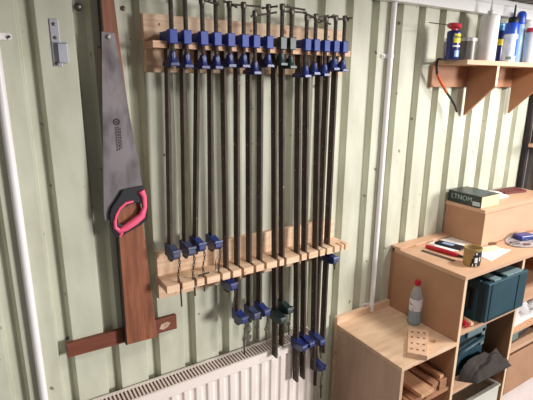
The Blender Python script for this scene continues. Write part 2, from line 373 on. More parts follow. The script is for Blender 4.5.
# slide z, bar bottom z, screw top z, jaw base z, handle (dx left, dx right, dz right-left, swing in deg), chain
CL = [
 dict(sl=1.272, bot=1.235, top=2.125, jaw=1.893, hd=(-.015, .048, .008, 12), chain=.125, pin=.075),
 dict(sl=1.274, bot=1.235, top=2.130, jaw=1.888, hd=(-.03, .03, 0, 80), chain=.11, pin=.06),
 dict(sl=1.282, bot=1.243, top=2.097, jaw=1.886, hd=(-.016, .052, -.012, 10), chain=.10, pin=.07),
 dict(sl=1.278, bot=1.24, top=2.108, jaw=1.886, hd=(-.03, .03, 0, 75), chain=.09, pin=.03),
 dict(sl=1.100, bot=1.060, top=2.096, jaw=1.893, hd=(-.02, .03, -.02, 70), chain=.10, pin=.0),
 dict(sl=.946, bot=.905, top=2.098, jaw=1.893, hd=(-.042, .058, .0, 8), chain=.09, pin=.07),
 dict(sl=.947, bot=.90, top=2.076, jaw=1.872, hd=(-.012, .078, .018, 5), chain=.06, pin=.05),
 dict(sl=.948, bot=.90, top=2.100, jaw=1.896, hd=(-.025, .035, .0, 72), chain=.08, pin=.05),
 dict(sl=.909, bot=.715, top=2.106, jaw=1.903, hd=(-.004, .086, -.006, 8), chain=.05, pin=.03),
 dict(sl=.942, bot=.757, top=2.094, jaw=1.894, hd=(-.036, .056, .002, 8), chain=.07, pin=.05),
 dict(sl=.747, bot=.556, top=2.080, jaw=1.864, hd=(-.012, .10, -.03, 5), chain=.04, pin=.03),
 dict(sl=.751, bot=.556, top=2.086, jaw=1.874, hd=(-.036, .05, .012, 8), chain=.04, pin=.03),
 dict(sl=.742, bot=.575, top=2.082, jaw=1.870, hd=(-.03, .03, .02, 70), chain=.06, pin=.03),
 dict(sl=.579, bot=.46, top=2.088, jaw=1.892, hd=(-.045, .055, -.008, 8), chain=.12, pin=.06),
 dict(sl=1.100, bot=.62, top=2.090, jaw=1.888, hd=(-.025, .03, .0, 78), chain=.02, pin=.02),
]
LBL = [
 'first clamp from the left, short blue clamp with its slide above the lower rack',
 'second clamp from the left, short, its slide chain hanging over the lower rack',
 'third clamp from the left, short, with a small T-shaped pin hanging below its slide',
 'fourth clamp from the left, last of the short ones stopping above the lower rack',
 'fifth clamp from the left, blue slide hanging just beneath the lower rack',
 'sixth clamp from the left, its blue slide low above the radiator with a ring',
 'seventh clamp from the left, worn pale-topped slide, middle of three low ones',
 'eighth clamp from the left, last blue clamp before the two green ones',
 'left one of two green clamps, long bar ending in front of the radiator grille',
 'right one of two green clamps, with a dark slide close above the radiator',
 'eleventh clamp from the left, first blue one to the right of the green pair',
 'twelfth clamp from the left, long blue clamp with bar end over the radiator panel',
 'thirteenth clamp from the left, long blue clamp with bar at the radiator corner',
 'fourteenth clamp from the left, the one with the lowest blue slide of all',
 'rightmost clamp on the rack, its blue slide just under the right rack end',
]
def chain(mb, p, L, wob=.004):
    """links straight down from p with a slight wobble"""
    n = max(2, int(L / .011)); x, y, z = p
    for i in range(n):
        ax = (1, 0, 0) if i % 2 else (0, 1, 0)
        q = Vector((x + wob * math.sin(i * .7), y, z - .011 * i - .005))
        seg = [q + (Vector((0, .0038 * math.cos(a), .0078 * math.sin(a))) if ax[0] else Vector((.0038 * math.cos(a), 0, .0078 * math.sin(a)))) for a in [2 * math.pi * k / 8 for k in range(8)]]
        mb.ring(seg, .0015, 4, closed=True)
    return (x + wob * math.sin((n - 1) * .7), y, z - .011 * n)

for i, (x, d) in enumerate(zip(BARX, CL)):
    enam = M['green'] if i in (8, 9) else M['blue']
    T = thing('sash_clamp', LBL[i], 'clamp', (x, -.075, d['bot']), 'sash clamps hanging on the wooden racks')
    tilt = .03 if 8 <= i <= 12 else 0.
    y0 = -.075 if not tilt else -.070
    yb = lambda z: y0 - tilt * (1.95 - z)
    # bar: flat steel, thin side to the front, slightly leaning where it clears the radiator
    zt = 1.998
    xb = lambda z: x + (z - 1.63) * LEAN[i]
    xs = SCRX[i]; zb0 = d['bot']
    b = MB(); b._faces([Vector((xb(z) + sx * .0048, yb(z) + sy * .016, z)) for z in (zb0, zt) for sy in (-1, 1) for sx in (-1, 1)], [(0, 1, 3, 2), (4, 6, 7, 5), (0, 4, 5, 1), (2, 3, 7, 6), (0, 2, 6, 4), (1, 5, 7, 3)])
    if False: b.prism([(yb(d['bot']) - .0145, d['bot']), (yb(d['bot']) + .0145, d['bot']), (yb(zt) + .0145, zt), (yb(zt) - .0145, zt)], 'x', x - .004, x + .004)
    b.build('bar', M['bar'], T, bevel=.0008)
    # fixed head resting on the rack
    ys = -.124
    xt = xb(1.98)
    h = MB(); h.prism([(xt - .0115, -.042), (xt + .0115, -.042), (xs + .0115, -.114), (xs - .0115, -.114)], 'z', 1.9662, 1.996)
    h.box(xs - .0132, xs + .0132, -.1385, -.1135, 1.957, 1.9985)
    h.build('fixed_head', M['green'] if i in (8, 9) else M['head_blue'], T, bevel=.002)
    # screw with thread rings
    prof = [(0, 0), (.0072, 0)]; z = d['jaw'] + .03; prof = []
    top = d['top']; n = int((top - z) / .005)
    for k in range(n):
        prof += [(.0078, z + .005 * k), (.0066, z + .005 * k + .0025)]
    prof += [(.0078, z + .005 * n)]
    s_ = MB(); s_.lathe(prof, (xs, ys, 0), 10)
    s_.lathe([(.0085, top - .02), (.0095, top - .016), (.0095, top - .002), (.008, top)], (xs, ys, 0), 12)
    so = s_.build('screw', M['screw'], T, smooth=True)
    # tommy bar through the screw top
    l, r_, dz, sw_ = d['hd']
    cs, sn = math.cos(math.radians(sw_)), math.sin(math.radians(sw_))
    A = Vector((xs + l * cs, ys - l * sn, top - .010 - dz / 2)); B = Vector((xs + r_ * cs, ys - r_ * sn, top - .010 + dz / 2))
    hb = MB(); hb.ring([A, B], .0032, 8)
    for e in (A, B): hb.lathe([(0, -.0045), (.0045, -.003), (.0055, 0), (.0045, .003), (0, .0045)], e, 8)
    hb.build('tommy_bar', M['screw'], T, smooth=True)
    # moving jaw: bell round the screw, flared foot
    jz = d['jaw']
    j = MB()
    j.prism([(-.052, jz), (-.143, jz), (-.143, jz + .007), (-.138, jz + .012), (-.133, jz + .038), (-.112, jz + .038), (-.096, jz + .020), (-.052, jz + .014)], 'x', xs - .0075, xs + .0075)
    j.prism([(xs - .0145, jz - .001), (xs + .0145, jz - .001), (xs + .0145, jz + .006), (xs + .012, jz + .010), (xs - .012, jz + .010), (xs - .0145, jz + .006)], 'y', -.144, -.066)
    j.lathe([(.0150, jz + .006), (.0130, jz + .018), (.0105, jz + .034), (.0100, jz + .042)], (xs, ys, 0), 14)
    j.build('moving_jaw', enam, T, bevel=.0015, smooth=True)
    # sliding tail jaw with pin
    z = d['sl']; yc = yb(z); x = xb(z)
    e2 = M['blue_worn'] if i in (0, 1, 6) else enam
    sl = MB(); sl.prism([(yc + .021, z - .020), (yc + .021, z + .024), (yc - .016, z + .024), (yc - .066, z + .012), (yc - .068, z - .004), (yc - .052, z - .016), (yc - .020, z - .022)], 'x', x - .0135, x + .0135)
    sl.box(x - .0165, x + .0165, yc - .069, yc - .012, z + .004, z + .013, rot(-13, 'X', (x, yc - .03, z + .01)))
    so2 = sl.build('sliding_jaw', e2, T, bevel=.002)
    if i in (0, 1, 6): so2['label'] = 'worn greyish blue slide'
    ch = MB(); pz = z - .010
    ch.ring([(x + .004, yc - .034, pz), (x + .0165, yc - .034, pz)], .003, 6)
    end = chain(ch, (x + .0155, yc - .036, pz), d['chain'])
    ch.build('chain', M['chain'], T)
    if d['pin']:
        pn = MB(); pl = d['pin']
        pn.ring([end, (end[0] + .002, end[1], end[2] - pl)], .0032, 8)
        if i == 2: pn.ring([(end[0] - .022, end[1], end[2] - .004), (end[0] + .02, end[1] - .006, end[2] + .002)], .0032, 8)
        else: pn.torus((end[0], end[1], end[2] + .004), .007, .0018, (0, 1, 0), 1., 10, 5)
        pn.build('locking_pin', M['bar'], T)
    if i == 5:
        rg = MB(); rg.torus((x + .026, yc - .04, .892), .014, .0018, (.5, 1, 0), 1.1, 16, 5); rg.build('wire_ring', M['chain'], T)
    if i == 3:
        wr = MB(); wr.ring([(x + .022, yc - .038, z - .02), (x + .012, yc - .04, z - .045), (x - .004, yc - .045, z - .062), (x - .006, yc - .046, z - .10)], .0018, 6); wr.build('wire', M['chain'], T)

# ---------------------------------------------------------------- radiator
RX0, RX1, RZ = .10, 1.172, .734
rd = thing('radiator', 'white panel radiator below the clamp racks', 'radiator', (.6, 0, .14))
fp = [(RX0, -.080)]
x = RX0 + .02
while x < RX1 - .05:
    fp += [(x, -.080), (x + .008, -.088), (x + .030, -.088), (x + .038, -.080)]; x += .05
fp += [(RX1, -.080), (RX1, -.076), (RX0, -.076)]
MB().prism(fp, 'z', .17, RZ - .045).build('front_panel', M['rad'], rd, bevel=.002)
MB().box(RX0, RX1, -.0885, -.076, RZ - .0445, RZ - .002).build('front_header', M['rad'], rd, bevel=.003)
MB().box(RX0, RX1, -.0885, -.076, .14, .1695).build('bottom_header', M['rad'], rd, bevel=.003)
MB().box(RX0, RX1, -.018, -.010, .14, RZ - .002).build('back_panel', M['rad'], rd, bevel=.002)
MB().box(RX0 - .002, RX0 + .002, -.0755, -.0185, .14, RZ - .002).build('side_panel', M['rad'], rd, bevel=.001)
MB().box(RX1 - .004, RX1, -.0755, -.0185, .14, RZ - .002).build('side_panel', M['rad'], rd, bevel=.001)
gb = MB(); gb.box(RX0, RX1, -.0905, -.082, RZ - .002, RZ + .002); gb.box(RX0, RX1, -.022, -.008, RZ - .002, RZ + .002)
x = RX0
while x < RX1:
    gb.box(x, x + .0062, -.082, -.022, RZ - .002, RZ + .0015); x += .0138
gb.build('top_grille', M['rad'], rd)
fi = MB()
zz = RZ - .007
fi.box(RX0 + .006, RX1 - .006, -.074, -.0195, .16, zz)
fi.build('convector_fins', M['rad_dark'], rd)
for xb in (.3, 1.0):
    MB().box(xb - .015, xb + .015, -.0098, -.0006, .2, RZ - .05).build('wall_bracket', M['rad'], rd)

# ---------------------------------------------------------------- wall shelf
sh = thing('wall_shelf', 'brown wooden wall shelf on triangular brackets holding cans and bottles', 'shelf', (2.3, 0, 1.7))
SX0, SX1, SZ = 1.915, 2.80, 1.952
MB().box(SX0, SX1, -.18, -.0006, SZ - .021, SZ).build('shelf_board', M['board_l'], sh, bevel=.001)
MB().box(1.885, SX1, -.018, -.0006, 1.828, SZ - .0212).build('back_rail', M['shelfwood'], sh, bevel=.001)
for xb in (2.165, 2.580):
    MB().prism([(-.0183, SZ - .0212), (-.172, SZ - .0212), (-.172, SZ - .118), (-.0183, 1.682)], 'x', xb, xb + .018).build('bracket', M['shelfwood'], sh, bevel=.0008)
    MB().box(xb + .0005, xb + .0175, -.1745, -.1722, SZ - .118, SZ - .0214).build('bracket_edge', M['edge'], sh)

def place(name, label, cat, x, y, z=SZ + .0003, group='cans and bottles on the wall shelf'):
    return thing(name, label, cat, (x, y, z), group)
zt = SZ + .0004
# navy spray can
x, y = 1.890, -.112
T = place('spray_can', 'navy blue spray can with yellow badge and flipped red cap at the shelf end', 'can', x, y)
MB().lathe([(0, 0), (.029, 0), (.031, .003), (.031, .118), (.029, .124), (.024, .127), (0, .127)], (x, y, zt), 28).build('can_body', M['canblue'], T, smooth=True)
cp = MB(); cp.lathe([(0, .127), (.014, .127), (.014, .138), (0, .138)], (x, y, zt), 16)
cp.lathe([(.0, -.010), (.024, -.010), (.031, -.005), (.033, .002), (.028, .008), (0, .009)], (x - .004, y, zt + .147), 24, Matrix.Rotation(math.radians(10), 4, 'Y'))
cpo = cp.build('cap', M['capred'], T, smooth=True)
MB().ring([(x - .03, y - .005, zt + .148), (x - .215, y - .03, zt + .144)], .0022, 8).build('straw', M['screw'], T)
def wrap(mb, cx, cy, r, a0, a1, z0, z1, n=10):
    """a curved patch hugging a cylinder, angles in degrees with 0 = +X"""
    P = []
    for k in range(n + 1):
        a = math.radians(a0 + (a1 - a0) * k / n); P.append((cx + r * math.cos(a), cy + r * math.sin(a)))
    Q = []
    for k in range(n, -1, -1):
        a = math.radians(a0 + (a1 - a0) * k / n); Q.append((cx + (r - .0012) * math.cos(a), cy + (r - .0012) * math.sin(a)))
    mb.prism(P + Q, 'z', z0, z1)
yb_ = MB(); wrap(yb_, x, y, .0316, 222, 288, zt + .073, zt + .112); yb_.build('yellow_badge', M['yellow'], T)
yb_ = MB(); wrap(yb_, x, y, .0316, 215, 290, zt + .055, zt + .062); yb_.build('white_band', M['paper'], T)
yb_ = MB(); wrap(yb_, x, y, .0316, 235, 285, zt + .012, zt + .040); yb_.build('pale_blue_print', M['lens'], T)
a = math.radians(255)
TM = Matrix.Translation((x + .0334 * math.cos(a), y + .0334 * math.sin(a), zt + .097)) @ Matrix.Rotation(math.radians(255 + 90), 4, 'Z') @ Matrix.Rotation(math.radians(90), 4, 'X')
text('printed_name', 'WD-40', .0145, TM, M['print'], T)
# grey tin
x, y = 2.050, -.078
T = place('tin_can', 'dark grey tin with pale lid between the navy can and the white bottle', 'can', x, y)
MB().lathe([(0, 0), (.040, 0), (.040, .088), (0, .088)], (x, y, zt), 28).build('tin_body', M['tin'], T, smooth=True)
MB().lathe([(.039, .0882), (.0415, .090), (.0415, .103), (.038, .106), (.034, .104), (0, .104)], (x, y, zt), 28).build('lid', M['tinlid'], T, smooth=True)
# big white bottle
x, y = 2.165, -.105
T = place('glue_bottle', 'large plain white plastic bottle with nozzle, tallest on the shelf', 'bottle', x, y)
MB().lathe([(0, 0), (.041, 0), (.0435, .004), (.0435, .206), (.041, .213), (.032, .217), (.018, .220), (0, .220)], (x, y, zt), 32).build('bottle_body', M['whiteplastic'], T, smooth=True)
MB().lathe([(0, .2205), (.017, .2205), (.016, .234), (.008, .238), (.004, .262), (.003, .285), (0, .285)], (x, y, zt), 20).build('nozzle', M['whiteplastic'], T, smooth=True)
# blue can half hidden
x, y = 2.330, -.058
T = place('spray_can', 'blue and yellow can half hidden just right of the big white bottle', 'can', x, y)
MB().lathe([(0, 0), (.030, 0), (.031, .003), (.031, .150), (.027, .158), (0, .158)], (x, y, zt), 26).build('can_body', M['canblue'], T, smooth=True)
yb_ = MB(); wrap(yb_, x, y, .0316, 180, 280, zt + .085, zt + .115); yb_.build('yellow_band', M['yellow'], T)
MB().lathe([(0, .1582), (.026, .1582), (.026, .190), (.022, .194), (0, .194)], (x, y, zt), 24).build('cap', M['aqua'], T, smooth=True)
# white and blue aerosol in front
x, y = 2.305, -.138
T = place('aerosol_can', 'white and blue aerosol with bright blue cap at the shelf front', 'can', x, y)
MB().lathe([(0, 0), (.030, 0), (.032, .004), (.032, .128), (.029, .134), (0, .134)], (x, y, zt), 28).build('can_body', M['lab'], T, smooth=True)
MB().lathe([(0, .1342), (.0315, .1342), (.0315, .180), (.028, .186), (0, .186)], (x, y, zt), 28).build('cap', M['bluecap'], T, smooth=True)
yb_ = MB(); wrap(yb_, x, y, .0326, 262, 305, zt + .03, zt + .11); yb_.build('blue_print', M['bluecap'], T)
yb_ = MB(); wrap(yb_, x, y, .0326, 190, 240, zt + .012, zt + .026); yb_.build('grey_print', M['latch'], T)
# black topped bottle behind
x, y = 2.395, -.088
T = place('oil_bottle', 'pale bottle with black collar and thin upright spout', 'bottle', x, y)
MB().lathe([(0, 0), (.030, 0), (.031, .003), (.029, .19), (.024, .198), (0, .198)], (x, y, zt), 24).build('bottle_body', M['aqua'], T, smooth=True)
MB().lathe([(0, .1982), (.026, .1982), (.026, .222), (.023, .226), (.006, .228), (.0035, .285), (0, .285)], (x, y, zt), 20).build('black_spout', M['black_plastic'], T, smooth=True)
# aqua body with tall blue cap
x, y = 2.457, -.090
T = place('spray_bottle', 'pale aqua bottle with tall rounded blue cap', 'bottle', x, y)
MB().lathe([(0, 0), (.028, 0), (.029, .003), (.029, .165), (.022, .182), (.018, .195), (0, .195)], (x, y, zt), 26).build('bottle_body', M['pale_aqua'], T, smooth=True)
MB().lathe([(0, .1952), (.021, .1952), (.023, .205), (.023, .238), (.019, .252), (.012, .258), (0, .258)], (x, y, zt), 22).build('cap', M['bluecap'], T, smooth=True)
# frosted jar with red lid
x, y = 2.478, -.148
T = place('plastic_jar', 'frosted jar with red lid at the right of the shelf', 'jar', x, y)
MB().lathe([(0, 0), (.028, 0), (.030, .004), (.030, .145), (.027, .152), (0, .152)], (x, y, zt), 28).build('jar_body', M['clearjar'], T, smooth=True)
MB().lathe([(0, .1522), (.0305, .1522), (.0305, .170), (.028, .173), (0, .173)], (x, y, zt), 28).build('lid', M['capred'], T, smooth=True)
# navy tub at the frame edge
x, y = 2.548, -.150
T = place('small_tub', 'dark teal tub in front of the frosted jar at the shelf end', 'tub', x, y)
MB().lathe([(0, 0), (.026, 0), (.027, .003), (.027, .075), (0, .075)], (x, y, zt), 24).build('tub_body', M['teal'], T, smooth=True)
MB().lathe([(0, .0752), (.0275, .0752), (.0275, .088), (0, .088)], (x, y, zt), 24).build('lid', M['teal_d'], T, smooth=True)
x, y = 2.60, -.055
T = place('white_canister', 'tall white canister behind the frosted jar', 'canister', x, y)
MB().lathe([(0, 0), (.036, 0), (.037, .003), (.037, .20), (.033, .208), (0, .208)], (x, y, zt), 26).build('canister_body', M['whiteplastic'], T, smooth=True)
MB().lathe([(0, .2082), (.022, .2082), (.022, .225), (0, .225)], (x, y, zt), 20).build('cap', M['whiteplastic'], T, smooth=True)

# orange and black strap hung on the shelf end
st = thing('rubber_strap', 'orange and black rubber strap dangling from the left end of the wall shelf', 'strap', (1.9, -.03, 1.75))
MB().ring([(1.95, -.05, SZ + .0055), (1.90, -.052, SZ + .0055), (1.868, -.055, SZ + .004), (1.8565, -.058, SZ - .010), (1.857, -.06, SZ - .03), (1.866, -.06, SZ - .062)], [.0045, .0052, .0055, .0055, .0055, .006], 10).build('black_hook', M['black'], st, smooth=True)
MB().ring([(1.866, -.060, SZ - .0625), (1.898, -.060, SZ - .098), (1.952, -.060, SZ - .148)], [.0065, .0075, .007], 10).build('orange_band', M['orange'], st, smooth=True)
MB().ring([(1.952, -.060, SZ - .1485), (1.995, -.060, SZ - .183), (2.03, -.060, SZ - .215), (2.05, -.060, SZ - .245)], .0055, 10).build('black_tail', M['black'], st, smooth=True)

# ---------------------------------------------------------------- low cabinet
LX0, LX1, LZ, CY = 1.355, 1.721, .695, -.43
lc = thing('low_cabinet', 'low open-fronted wooden cabinet with pale top right of the radiator', 'cabinet', (1.55, -.2, 0))
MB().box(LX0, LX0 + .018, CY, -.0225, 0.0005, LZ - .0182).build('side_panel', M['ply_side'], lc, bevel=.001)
MB().box(LX0 - .001, LX1, CY - .002, -.0225, LZ - .018, LZ).build('top_panel', M['ply'], lc, bevel=.001)
MB().box(LX0 - .001, LX1, -.0222, -.0006, .04, LZ + .036).build('back_board', M['ply'], lc, bevel=.001)
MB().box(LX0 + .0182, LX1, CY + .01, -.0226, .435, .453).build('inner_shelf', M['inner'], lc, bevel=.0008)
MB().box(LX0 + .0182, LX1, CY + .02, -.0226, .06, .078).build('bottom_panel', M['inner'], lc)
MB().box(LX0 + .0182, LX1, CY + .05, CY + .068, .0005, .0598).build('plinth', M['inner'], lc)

# ---------------------------------------------------------------- tall bench cabinet
BX0, BX1, BX2, BZ = 1.723, 2.192, 2.79, 1.023
bc = thing('bench_cabinet', 'tall brown workbench cabinet with open compartments and cluttered top', 'cabinet', (2.2, -.2, 0))
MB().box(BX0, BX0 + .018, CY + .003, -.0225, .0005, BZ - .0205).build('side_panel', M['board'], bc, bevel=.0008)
MB().box(BX0, BX0 + .018, CY, CY + .0028, .0005, BZ - .0205).build('edge_strip', M['edge'], bc)
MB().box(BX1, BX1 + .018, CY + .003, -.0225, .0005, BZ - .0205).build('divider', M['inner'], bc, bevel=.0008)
MB().box(BX1, BX1 + .018, CY, CY + .0028, .0005, BZ - .0205).build('edge_strip', M['edge'], bc)
MB().box(BX2 - .018, BX2, CY, -.0225, .0005, BZ - .0205).build('side_panel', M['board'], bc, bevel=.0008)
MB().box(BX0 - .003, BX2, CY - .002, -.0225, BZ - .020, BZ).build('top_panel', M['board_l'], bc, bevel=.001)
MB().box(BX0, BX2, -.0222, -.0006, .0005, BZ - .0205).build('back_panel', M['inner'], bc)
MB().box(BX0 - .003, 2.118, -.06, -.0006, BZ + .0003, BZ + .012).build('back_ledge', M['board_l'], bc, bevel=.001)
for z in (.738, .42):
    MB().box(BX0 + .0182, BX1 - .0002, CY + .002, -.0226, z - .018, z).build('inner_shelf', M['board_l'], bc, bevel=.0008)
MB().box(BX1 + .0182, BX2 - .0182, CY + .001, -.0226, .462, .482).build('inner_shelf', M['board_l'], bc, bevel=.0008)
MB().box(BX1 + .0182, BX2 - .0182, CY + .001, -.0226, .748, .766).build('inner_shelf', M['board_l'], bc, bevel=.0008)
dr = MB().box(BX1 + .0195, BX2 - .0195, CY - .002, CY + .016, .205, .444).build('drawer_front', M['board'], bc, bevel=.0015)
MB().box(BX1 + .0195, BX2 - .0195, CY + .0162, -.05, .215, .42).build('drawer_box', M['inner'], bc)
MB().box(BX1 + .0182, BX2 - .0182, CY + .01, CY + .028, .0005, .196).build('kick_board', M['plinth'], bc, bevel=.001)
MB().box(BX0 + .0182, BX1 - .0002, CY + .02, -.0226, .06, .078).build('bottom_panel', M['inner'], bc)

# ---------------------------------------------------------------- offcuts in the low cabinet
zs = .4534
OFF = [  # x0, x1, y0, y1, z0, z1, material, label, twist
 (1.395, 1.425, -.425, -.12, 0, .020, 'offcut', 'short pale batten at the lower left of the low cabinet shelf', 0),
 (1.437, 1.458, -.420, -.08, 0, .028, 'offcut2', 'narrow dark stick beside the pale batten in the low cabinet', 0),
 (1.472, 1.552, -.415, -.04, 0, .022, 'offcut2', 'wide dark offcut at the bottom of the wood stack', 0),
 (1.560, 1.640, -.410, -.05, 0, .034, 'offcut2', 'thick brown offcut supporting the right part of the wood stack', 0),
 (1.655, 1.705, -.415, -.06, 0, .052, 'offcut2', 'square brown block of wood against the inner right panel', 0),
 (1.500, 1.585, -.435, -.05, .0345, .054, 'offcut', 'broad pale plank on top in the wood stack, its end nearest the front', 0),
 (1.600, 1.640, -.415, -.05, .0345, .056, 'offcut2', 'brown plank lying beside the broad pale plank', 0),
 (1.664, 1.690, -.405, -.05, .0525, .070, 'offcut', 'thin pale strip of wood topmost at the right of the stack', 0),
]
for q in OFF:
    z0 = zs + q[4]; 
    if q[4] == .0345 and q[0] < 1.5: z0 = zs + .0225; 
    o = MB().box(q[0], q[1], q[2], q[3], z0, z0 + q[5] - q[4]).build('wood_offcut', M[q[6]], bevel=.001)
    tag(o, q[7], 'offcut', 'wood offcuts in the low cabinet')
# lower level bits
for x0, x1, y0, h, l in ((1.40, 1.47, -.41, .03, 'pale offcut lying on the cabinet floor at left'), (1.50, 1.60, -.40, .05, 'wide offcut lying on the cabinet floor')):
    tag(MB().box(x0, x1, y0, -.06, .0785, .0785 + h).build('wood_offcut', M['offcut'], bevel=.001), l, 'offcut', 'wood offcuts in the low cabinet')

# pale block with flat dark discs as holes on the low cabinet's front
bk = thing('drilled_block', 'small pale wooden block with dark holes at the low cabinet front', 'block', (1.55, -.36, LZ))
T = rot(0, 'Z', (1.55, -.36, LZ))
MB().prism([(1.434, -.387), (1.486, -.452), (1.664, -.315), (1.596, -.254)], 'z', LZ + .0004, LZ + .025).build('block', M['block'], bk, bevel=.0012)
for u in (.2, .5, .8):
    for v in (.16, .38, .62, .84):
        a = Vector((1.434, -.387)).lerp(Vector((1.486, -.452)), u); b_ = Vector((1.596, -.254)).lerp(Vector((1.664, -.315)), u)
        p = a.lerp(b_, v); MB().lathe([(0, 0), (.006, 0), (.006, .0006), (0, .0006)], (p.x, p.y, LZ + .0251), 10).build('dark_hole', M['hole'], bk)

# ---------------------------------------------------------------- water bottle
x, y, z = 1.688, -.210, LZ + .0006
wb = thing('plastic_bottle', 'clear plastic drink bottle with red cap standing on the low cabinet', 'bottle', (x, y, z))
MB().lathe([(0, 0), (.027, 0), (.031, .006), (.0315, .03), (.030, .05), (.0315, .06), (.0315, .125), (.0305, .142), (.026, .166), (.018, .187), (.0135, .197), (.0135, .206), (0, .206)], (x, y, z), 28).build('bottle_body', M['glass'], wb, smooth=True)
MB().lathe([(0, .003), (.025, .003), (.0292, .008), (.0298, .03), (.0285, .05), (.0298, .06), (.0298, .082), (0, .082)], (x, y, z), 28).build('water', M['water'], wb, smooth=True)
MB().lathe([(0, .2065), (.0155, .2065), (.0155, .226), (.0135, .229), (0, .229)], (x, y, z), 20).build('cap', M['red'], wb, smooth=True)
lb = MB(); wrap(lb, x, y, .0322, 150, 320, z + .078, z + .14, 18); lb.build('label', M['label_w'], wb)

# ---------------------------------------------------------------- upper box on the bench
UX0, UY, UZ = 2.115, -.245, 1.222
ub = thing('wooden_chest', 'long lidded light brown wooden chest standing on the bench against the wall', 'chest', (2.4, -.13, BZ))
MB().box(UX0 + .004, 2.775, UY + .004, -.012, BZ + .0004, UZ - .0205).build('chest_body', M['board'], ub, bevel=.001)
MB().box(UX0, 2.78, UY, -.010, UZ - .020, UZ).build('lid', M['board_l'], ub, bevel=.0015)
fr = MB().box(UX0 + .006, 2.773, UY + .0005, UY + .0038, BZ + .002, UZ - .022).build('front_panel', M['board_l'], ub)

# carton on the chest
zc = UZ + .0004
ca = thing('printed_carton', 'black printed carton with tan end lying on the wooden chest', 'carton', (2.2, -.11, zc))
MB().box(2.122, 2.285, -.212, -.015, zc, zc + .062).build('carton_body', M['carton'], ca, bevel=.003)
e_ = MB().box(2.124, 2.283, -.2132, -.2122, zc + .001, zc + .060).build('tan_end', M['cardboard'], ca); e_['label'] = 'bare tan card end'
MB().box(2.1208, 2.1218, -.207, -.165, zc + .008, zc + .030).build('silver_patch', M['silverp'], ca)
TM = Matrix.Translation((2.1212, -.098, zc + .034)) @ Matrix.Rotation(math.radians(-90), 4, 'Z') @ Matrix.Rotation(math.radians(90), 4, 'X')
text('carton_lettering', 'LTNOM', .036, TM, M['glyph'], ca)
st_ = MB()
for k in range(9):
    xx = 2.135 + .015 * k; y_ = -.2 + random.uniform(0, .04); st_.box(xx, xx + .005, y_, y_ + random.uniform(.05, .12), zc + .0622, zc + .0627)
st_.build('top_print', M['latch'], ca)
# cloth and maroon folder
def cloth(name, label, cat, cx, cy, cz, sx, sy, h, m, seed, n=16, ang=0, group=None):
    """a rumpled sheet with a thickness, lying on a surface"""
    mb = MB(); G = []
    R = Matrix.Rotation(ang, 3, 'Z')
    for s in (1, 0):
        g = []
        for i in range(n + 1):
            row = []
            for j in range(n + 1):
                u, v = i / n - .5, j / n - .5
                e = 1 + .12 * noise.noise(Vector((u * 3 + seed, v * 3, seed)))
                edge = max(0., 1 - (2 * max(abs(u), abs(v))) ** 4)
                zz = (h * (.35 + .65 * abs(noise.noise(Vector((u * 4 + seed, v * 4 - seed, 1.7)))) * 1.8) * (.25 + .75 * edge) + .0015) if s else 0.
                p = R @ Vector((u * sx * e, v * sy * e, 0)); row.append(mb.bm.verts.new((cx + p.x, cy + p.y, cz + zz)))
            g.append(row)
        G.append(g)
    for i in range(n):
        for j in range(n):
            for g, f in ((G[0], 1), (G[1], -1)):
                q = (g[i][j], g[i + 1][j], g[i + 1][j + 1], g[i][j + 1]); mb.bm.faces.new(q if f > 0 else q[::-1])
    B = [(i, 0) for i in range(n)] + [(n, j) for j in range(n)] + [(i, n) for i in range(n, 0, -1)] + [(0, j) for j in range(n, 0, -1)]
    for a, b in zip(B, B[1:] + B[:1]):
        mb.bm.faces.new((G[0][a[0]][a[1]], G[1][a[0]][a[1]], G[1][b[0]][b[1]], G[0][b[0]][b[1]]))
    return tag(mb.build(name, m, smooth=True), label, cat, group)
cloth('white_rag', 'crumpled white paper behind the black carton on the chest', 'paper', 2.40, -.085, zc, .20, .12, .035, M['cloth'], 3.1)
mf = MB().prism([(2.515, -.03), (2.53, -.105), (2.70, -.135), (2.735, -.04)], 'z', zc, zc + .012)
tag(mf.build('maroon_folder', M['maroon'], bevel=.002), 'flat dark maroon folder on the chest right of the white paper', 'folder')

# ---------------------------------------------------------------- clutter on the bench top
zb = BZ + .0004
def sheet(name, label, cat, poly, m, h=.0012, z=zb, group=None, bevel=0.):
    return tag(MB().prism(poly, 'z', z, z + h).build(name, m, bevel=bevel), label, cat, group)
sheet('paper_sheet', 'white paper sheet beside the chest under the black wallet', 'paper', [(1.93, -.065), (2.125, -.065), (2.125, -.20), (1.96, -.22)], M['paper'], group='papers on the bench')
sheet('paper_sheet', 'large white paper sheet in front of the chest, right of the kraft cup', 'paper', [(2.02, -.245), (2.16, -.262), (2.215, -.35), (1.985, -.385)], M['paper'], .0014, group='papers on the bench')
sheet('paper_sheet', 'cream paper scrap lying on the large white sheet', 'paper', [(2.08, -.262), (2.2, -.27), (2.19, -.315), (2.06, -.31)], M['cream_paper'], .0008, zb + .0016, group='papers on the bench')
sheet('paper_sheet', 'pale card between the wallet and the red knife', 'card', [(1.895, -.115), (1.935, -.105), (1.965, -.205), (1.925, -.215)], M['paper'], .0016, group='papers on the bench')
# black wallet / case with white card
wl = thing('black_wallet', 'black wallet with a pale card on top, on the papers', 'wallet', (1.98, -.16, zb))
MB().prism([(1.945, -.09), (1.995, -.085), (2.03, -.215), (1.975, -.225)], 'z', zb + .0016, zb + .014).build('cover', M['black_plastic'], wl, bevel=.003)
MB().prism([(1.958, -.125), (1.985, -.12), (2.0, -.175), (1.97, -.18)], 'z', zb + .0142, zb + .0152).build('card', M['lens'], wl)
